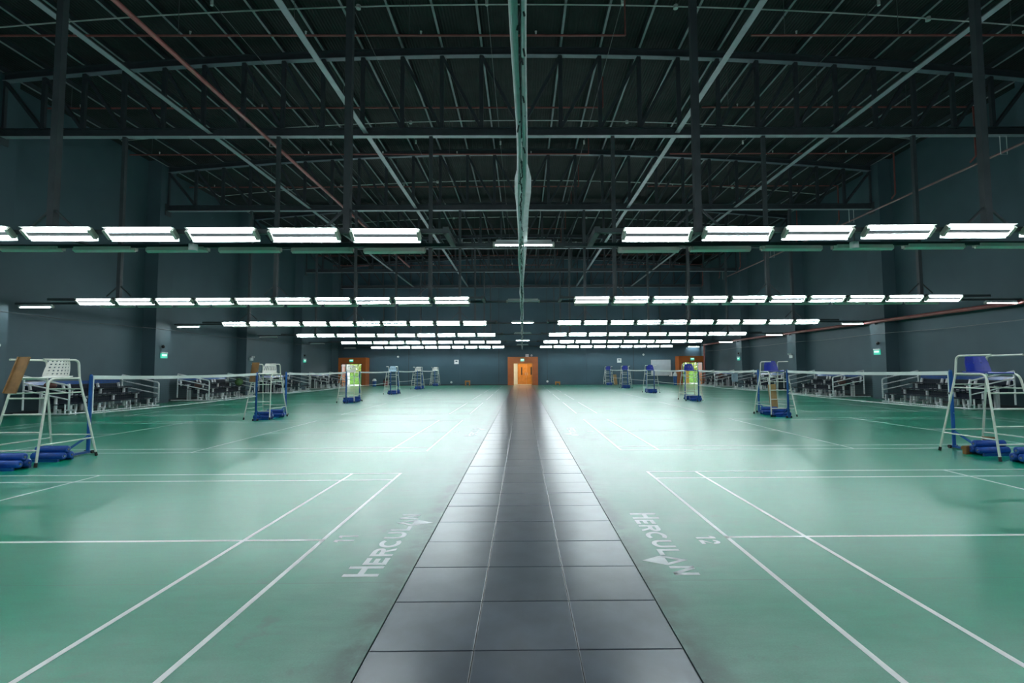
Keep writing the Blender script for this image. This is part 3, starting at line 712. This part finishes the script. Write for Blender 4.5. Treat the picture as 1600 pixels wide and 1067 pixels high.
bag(17.5, 26.95, .69, .22, (.8, 1.2, .7), 'bag_brown', 'brown bag on the near end of the second right bleacher')
bag(17.5, 43.4, .69, .30, (.8, 1.2, .8), 'bag_brown', 'round brown bag on the farthest right bleacher')
bag(-17.5, 30.6, .69, .26, (.8, 1.2, .9), 'bag_green', 'green bag on the second left bleacher behind the chair')

# ------------------------------------------------------------------ far doors
for i, (c, a_, b_) in enumerate(DOORS):
    lo, hi = (c - 1.53, c + 1.53) if i == 1 else ((-18.68, -15.62) if i == 0 else (15.70, 18.95))
    yf = YF - (.55 if i == 1 else 1.2)
    d = empty(f'door_{i + 1}', (c, yf, 0)); tag(d, kind='structure')
    MB().box(lo - c, a_ - c, 0, YF - yf, 0, 2.86).build('jamb', 'orange', d); MB().box(b_ - c, hi - c, 0, YF - yf, 0, 2.86).build('jamb', 'orange', d)
    MB().box(a_ - c, b_ - c, 0, YF - yf, 2.26, 2.86).build('header', 'orange', d)
    MB().box(a_ - c, a_ - c + .06, -.02, .06, 0, 2.26).box(b_ - c - .06, b_ - c, -.02, .06, 0, 2.26).box(a_ - c, b_ - c, -.02, .06, 2.20, 2.26).build('inner_frame', 'black' if i != 1 else 'wood_door', d)
    s_ = empty('exit_sign', (c - (.05 if i else 0), yf - .03, 2.55)); tag(s_, ['green exit sign above the left garden doorway', 'pale exit sign above the middle lobby doorway', 'green exit sign above the right doorway'][i], 'sign')
    MB().box(-.19, .19, -.02, .03, -.13, .13).build('sign_panel', 'sign', s_)
    MB().box(-.15, .15, -.026, -.02, -.02 if i != 1 else -.05, .09).build('sign_mark', 'sign_mark', s_)
    if i == 0:   # door leaf folded open into the garden
        MB().box(a_ - c + .06, a_ - c + .10, YF - yf + .05, YF - yf + 1.0, 0, 2.18).build('door_leaf', 'lobby_wall', d)
# lobby behind the middle door
L0, L1 = -1.7, 1.9; ye = YF + 3.4
def st(name, mb, m_): return tag(mb.build(name, m_), kind='structure')
st('floor_lobby', MB().box(L0, L1, YF + 1.2, ye, -.1, 0), 'paving')
st('wall_lobby_left', MB().box(L0 - .1, L0, YF + .3, ye, 0, 2.8), 'lobby_wall'); st('wall_lobby_right', MB().box(L1, L1 + .1, YF + .3, ye, 0, 2.8), 'lobby_wall')
st('wall_lobby_far', MB().box(L0 - .1, L1 + .1, ye, ye + .1, 0, 2.8), 'lobby_wall'); st('ceiling_lobby', MB().box(L0 - .1, L1 + .1, YF + .3, ye + .1, 2.8, 2.9), 'lobby_wall')
dl = empty('door_4', (.45, ye - .06, 0)); tag(dl, kind='structure')
MB().box(-.95, -.86, -.06, .06, 0, 2.3).box(.86, .95, -.06, .06, 0, 2.3).box(-.95, .95, -.06, .06, 2.2, 2.3).build('frame', 'wood_door', dl)
for sx in (-1, 1):
    lf = MB().box(sx * .005, sx * .86, -.04, .03, 0, 2.2).build('door_leaf', 'wood_door', dl)
    MB().box(sx * .10, sx * .14, -.09, -.04, .95, 1.25).build('pull_handle', 'conduit', lf)
    MB().box(sx * .45, sx * .58, -.05, -.035, 1.0, 1.85).build('vision_panel', 'black', lf)
lp_ = empty('ceiling_lamp', (.1, YF + 1.9, 2.74)); tag(lp_, 'warm lamp panel on the lobby ceiling behind the middle doorway', 'lamp')
MB().box(-.5, .5, -.35, .35, .02, .06).build('frame', 'white', lp_); MB().box(-.46, .46, -.31, .31, 0, .02).build('diffuser', 'lobby_lamp', lp_)
# outside
st('floor_outside', MB().box(-40, -2.2, YF + .3, YF + 30, -.12, -.02).box(2.3, 40, YF + .3, YF + 30, -.12, -.02), 'paving')
for (hx0, hx1, lab) in ((-27, -8, 'clipped green hedge outside the left doorway'), (9, 27, 'clipped green hedge outside the right doorway')):
    hd = empty('hedge', ((hx0 + hx1) / 2, YF + 6, 0)); tag(hd, lab, 'hedge'); rr_ = random.Random(5)
    lv = MB(); hw = (hx1 - hx0) / 2
    for i in range(5200):
        p = Vector((rr_.uniform(-hw, hw), rr_.uniform(-.35, .35), rr_.uniform(.05, 1.25 + .15 * math.sin(i)))); q = Vector((rr_.gauss(0, 1), rr_.gauss(0, 1), rr_.gauss(0, 1))).normalized() * .10; s2 = q.cross(Vector((rr_.gauss(0, 1), rr_.gauss(0, 1), rr_.gauss(0, 1)))).normalized() * .05
        lv.add([p - q, p + s2, p + q, p - s2], [(0, 1, 2, 3)])
    tag(lv.build('foliage', 'hedge', hd), kind='stuff'); MB().box(-hw, hw, -.25, .25, 0, 1.1).build('hedge_core', 'hedge', hd)
for (tx, ty, lab) in ((-20.5, YF + 9, 'pale yellow-green garden tree outside the left doorway'), (20.3, YF + 9, 'pale yellow-green garden tree outside the right doorway')):
    tr = empty('garden_tree', (tx, ty, 0)); tag(tr, lab, 'tree'); rr_ = random.Random(9); lv = MB()
    for i in range(5200):
        th, ph = rr_.uniform(0, 2 * PI), math.acos(rr_.uniform(-1, 1)); rr2 = rr_.uniform(.7, 1)
        p = Vector((3.6 * rr2 * math.sin(ph) * math.cos(th), 1.6 * rr2 * math.sin(ph) * math.sin(th), 3.2 + 2.9 * rr2 * math.cos(ph)))
        q = Vector((rr_.gauss(0, 1), rr_.gauss(0, 1), rr_.gauss(0, 1))).normalized() * .20; s2 = q.cross(Vector((rr_.gauss(0, 1), rr_.gauss(0, 1), rr_.gauss(0, 1)))).normalized() * .11
        lv.add([p - q, p + s2, p + q, p - s2], [(0, 1, 2, 3)])
    tag(lv.build('foliage', 'leaf_pale', tr), kind='stuff'); MB().tube([(0, 0, 0), (.1, 0, 1.5), (0, .1, 3.5)], [.16, .12, .06], 10).build('trunk', 'wood', tr)
o = empty('partition', (17.05, YF + 1.3, 0)); tag(o, 'yellow wooden partition standing outside the right doorway', 'partition')
MB().box(.12, .48, 0, .05, 0, 2.1).build('panel', 'yellow', o); MB().box(-.02, .62, -.1, .15, 0, .05).build('foot', 'yellow', o)
o = empty('pillar', (16.25, YF + .6, 0)); tag(o, 'white square pillar just outside the right doorway', 'pillar')
MB().box(-.22, .22, -.1, .3, 0, 2.5).build('shaft', 'lobby_wall', o); MB().box(-.25, .25, -.13, .33, 0, .1).build('plinth', 'lobby_wall', o)

# ------------------------------------------------------------------ small things on walls and floor
for sgn, side in ((-1, 'left'), (1, 'right')):
    for k in (1, 2, 3, 4):
        x = sgn * (XW - .66); yc = GAP[k]
        if k in (2, 4):
            s_ = empty('exit_sign', (x - sgn * .0, yc + .05, 2.42)); tag(s_, f'green exit sign on the {ROWN[k]} {side} wall column', 'sign')
            MB().box(-sgn * .05, 0, -.22, .22, -.14, .10).build('sign_panel', 'sign', s_); MB().box(-sgn * .06, -sgn * .05, -.17, .17, -.03, .06).build('sign_mark', 'sign_mark', s_)
            MB().box(-sgn * .07, 0, -.22, .22, .10, .17).build('sign_housing', 'white', s_)
            c_ = empty('security_camera', (x, yc - .12, 2.86)); tag(c_, f'dark dome camera above the exit sign on the {ROWN[k]} {side} column', 'camera')
            MB().ball((-sgn * .10, 0, 0), .085, 10, 6).build('dome', 'black', c_); MB().box(-sgn * .10, 0, -.04, .04, -.02, .05).build('bracket', 'white', c_)
        else:
            s_ = empty('emergency_light', (x, yc + .0, 2.42)); tag(s_, f'white twin-head emergency light on the {ROWN[k]} {side} wall column', 'lamp')
            MB().box(-sgn * .09, 0, -.17, .17, -.13, .07).build('battery_box', 'white', s_)
            for dy in (-.1, .1): MB().tube([(-sgn * .10, dy, .15), (-sgn * .19, dy, .12)], [.04, .065], 10).tube([(-sgn * .06, dy, .06), (-sgn * .10, dy, .15)], .015, 6).build('lamp_head', 'white', s_)
for x, z, lab in ((-6.72, 2.42, 'white notice on the far wall pilaster left of the middle doorway'), (9.95, 2.48, 'white notice on the far wall right of the middle doorway')):
    o = empty('wall_notice', (x, YF - (.105 if x < 0 else .005), z)); tag(o, lab, 'notice')
    MB().box(-.22, .22, -.02, 0, -.24, .2).build('sheet', 'white', o); MB().box(-.10, .10, -.025, -.02, -.02, .10).build('print', 'wall', o)
for x, z, lab in ((-12.7, 2.95, 'small white disc high on the far wall, left of the middle doorway'), (12.45, 3.05, 'small white disc high on the far wall above the whiteboard'), (-7.25, .32, 'small white socket low on the far wall, left side'), (2.56, .36, 'small white socket low on the far wall, right of the doorway'), (.95, 3.02, 'small white disc above the middle doorway')):
    o = empty('wall_fitting', (x, YF, z)); tag(o, lab, 'fitting')
    MB().tube([(0, -.05, 0), (0, 0, 0)], [.08, .11], 12).build('cover', 'white', o); MB().tube([(0, -.06, 0), (0, -.05, 0)], .04, 10).build('centre', 'conduit', o)
o = empty('speaker_box', (.50, YF - .005, 3.02)); tag(o, 'small white box on the wall above the middle doorway', 'box')
MB().box(-.17, .17, -.12, 0, -.16, .14).build('case', 'white', o); MB().box(-.12, .12, -.125, -.12, -.11, .09).build('grille', 'board', o)
wb = empty('whiteboard', (14.2, YF - .02, 1.72)); tag(wb, 'large whiteboard on the far wall beside the right doorway', 'board')
MB().box(-.98, .98, -.05, 0, -.78, .78).build('panel', 'board', wb)
MB().box(-1.0, 1.0, -.06, 0, .76, .80).box(-1.0, 1.0, -.06, 0, -.80, -.76).box(-1.0, -.96, -.06, 0, -.8, .8).box(.96, 1.0, -.06, 0, -.8, .8).build('frame', 'conduit', wb)
MB().box(-.7, .7, -.12, -.05, -.83, -.80).build('pen_tray', 'conduit', wb)
for z, dx in ((1.55, 15.05), (1.05, 15.2)):
    pn = empty('paper_sheet', (dx, YF - 1.1 if False else YF - .005, z)); tag(pn, ('upper' if z > 1.2 else 'lower') + ' white paper sheet pinned between whiteboard and right doorway', 'paper')
    MB().box(-.16, .16, -.012, 0, -.22, .22).build('sheet', 'white', pn); MB().box(-.02, .02, -.03, -.012, .16, .20).build('pin', 'red', pn)
def stool(x, y_, w_, h_, lab):
    o = empty('orange_stool', (x, y_, 0)); tag(o, lab, 'stool')
    MB().box(-w_ / 2, w_ / 2, -.15, .15, h_ - .16, h_).build('top', 'wood_door', o)
    for sx in (-1, 1):
        for sy in (-1, 1): MB().box(sx * (w_ / 2 - .10), sx * w_ / 2, sy * .15, sy * .08, 0, h_ - .16).build('leg', 'wood_door', o)
stool(-5.45, 49.2, .5, .52, 'orange wooden stool by the far wall left of the walkway'); stool(3.55, 49.6, .5, .36, 'low orange stool by the far wall right of the walkway')
def plank(x, y_, lab, lean, h=1.0, wd=.3):
    M = Matrix.Translation((x, y_, 0)) @ Matrix.Rotation(lean, 4, 'Y'); tag(MB().box(-wd / 2, wd / 2, -.02, .02, .02, h, M).box(-wd / 2, wd / 2, -.035, .02, h * .45, h * .5, M).build('wooden_plank', 'plank'), lab, 'plank')
plank(8.92, 17.45, 'tan plank standing inside the second right umpire chair', -.08, 1.05, .26)
plank(9.35, 49.3, 'tan board leaning by the last right umpire chair', -.10, 1.05, .32)
for (x, y_, z, rz, lab) in ((8.36, 9.30, .0, .35, 'brown cardboard carton beside the blue weights under the nearest right chair'), (8.88, 9.40, .0, -.5, 'small brown cardboard piece behind the blue weights under the nearest right chair')):
    M = Matrix.Translation((x, y_, z)) @ Matrix.Rotation(rz, 4, 'Z'); big = rz > 0
    w_, h_ = (.09, .15) if big else (.10, .30)
    cb = empty('cardboard_piece', (0, 0, 0)); tag(cb, lab, 'cardboard')
    MB().box(-w_, w_, -.03, .03, 0, h_, M).build('panel', 'wood', cb); MB().box(-w_, w_, .03, .05, h_ * .55, h_ * .92, M).build('flap', 'wood', cb)
def bin_(x, y_, m1, m2, lab, r=.2, h=.75):
    o = empty('floor_bin', (x, y_, 0)); tag(o, lab, 'bin')
    MB().tube([(0, 0, 0), (0, 0, h * .7)], [r * .85, r], 14).build('body', m1, o); MB().tube([(0, 0, h * .7), (0, 0, h * .8), (0, 0, h)], [r * 1.05, r * 1.05, r * .5], 14).build('lid', m2, o)
bin_(-14.6, 48.8, 'blue_steel', 'white', 'small blue bin beside the left doorway by the far wall'); bin_(-13.5, 49.0, 'red', 'black', 'dark red bin by the far wall, right of the left doorway', .28, .8)
bin_(15.0, 48.3, 'blue_steel', 'white', 'blue and white water bin beside the right doorway', .19, 1.25)
jk = empty('hanging_jacket', (16.78, 38.9 - .0, .55)); tag(jk, 'pale blue jacket draped over the guard rail of the third right bleacher', 'jacket')
MB().box(-.22, .22, -.09, -.04, 0, .62).box(-.22, .22, .0, .05, .1, .62).build('body', 'seat_pale', jk); MB().tube([(-.22, -.03, .62), (.22, -.03, .62)], .05, 8).build('collar', 'seat_pale', jk)
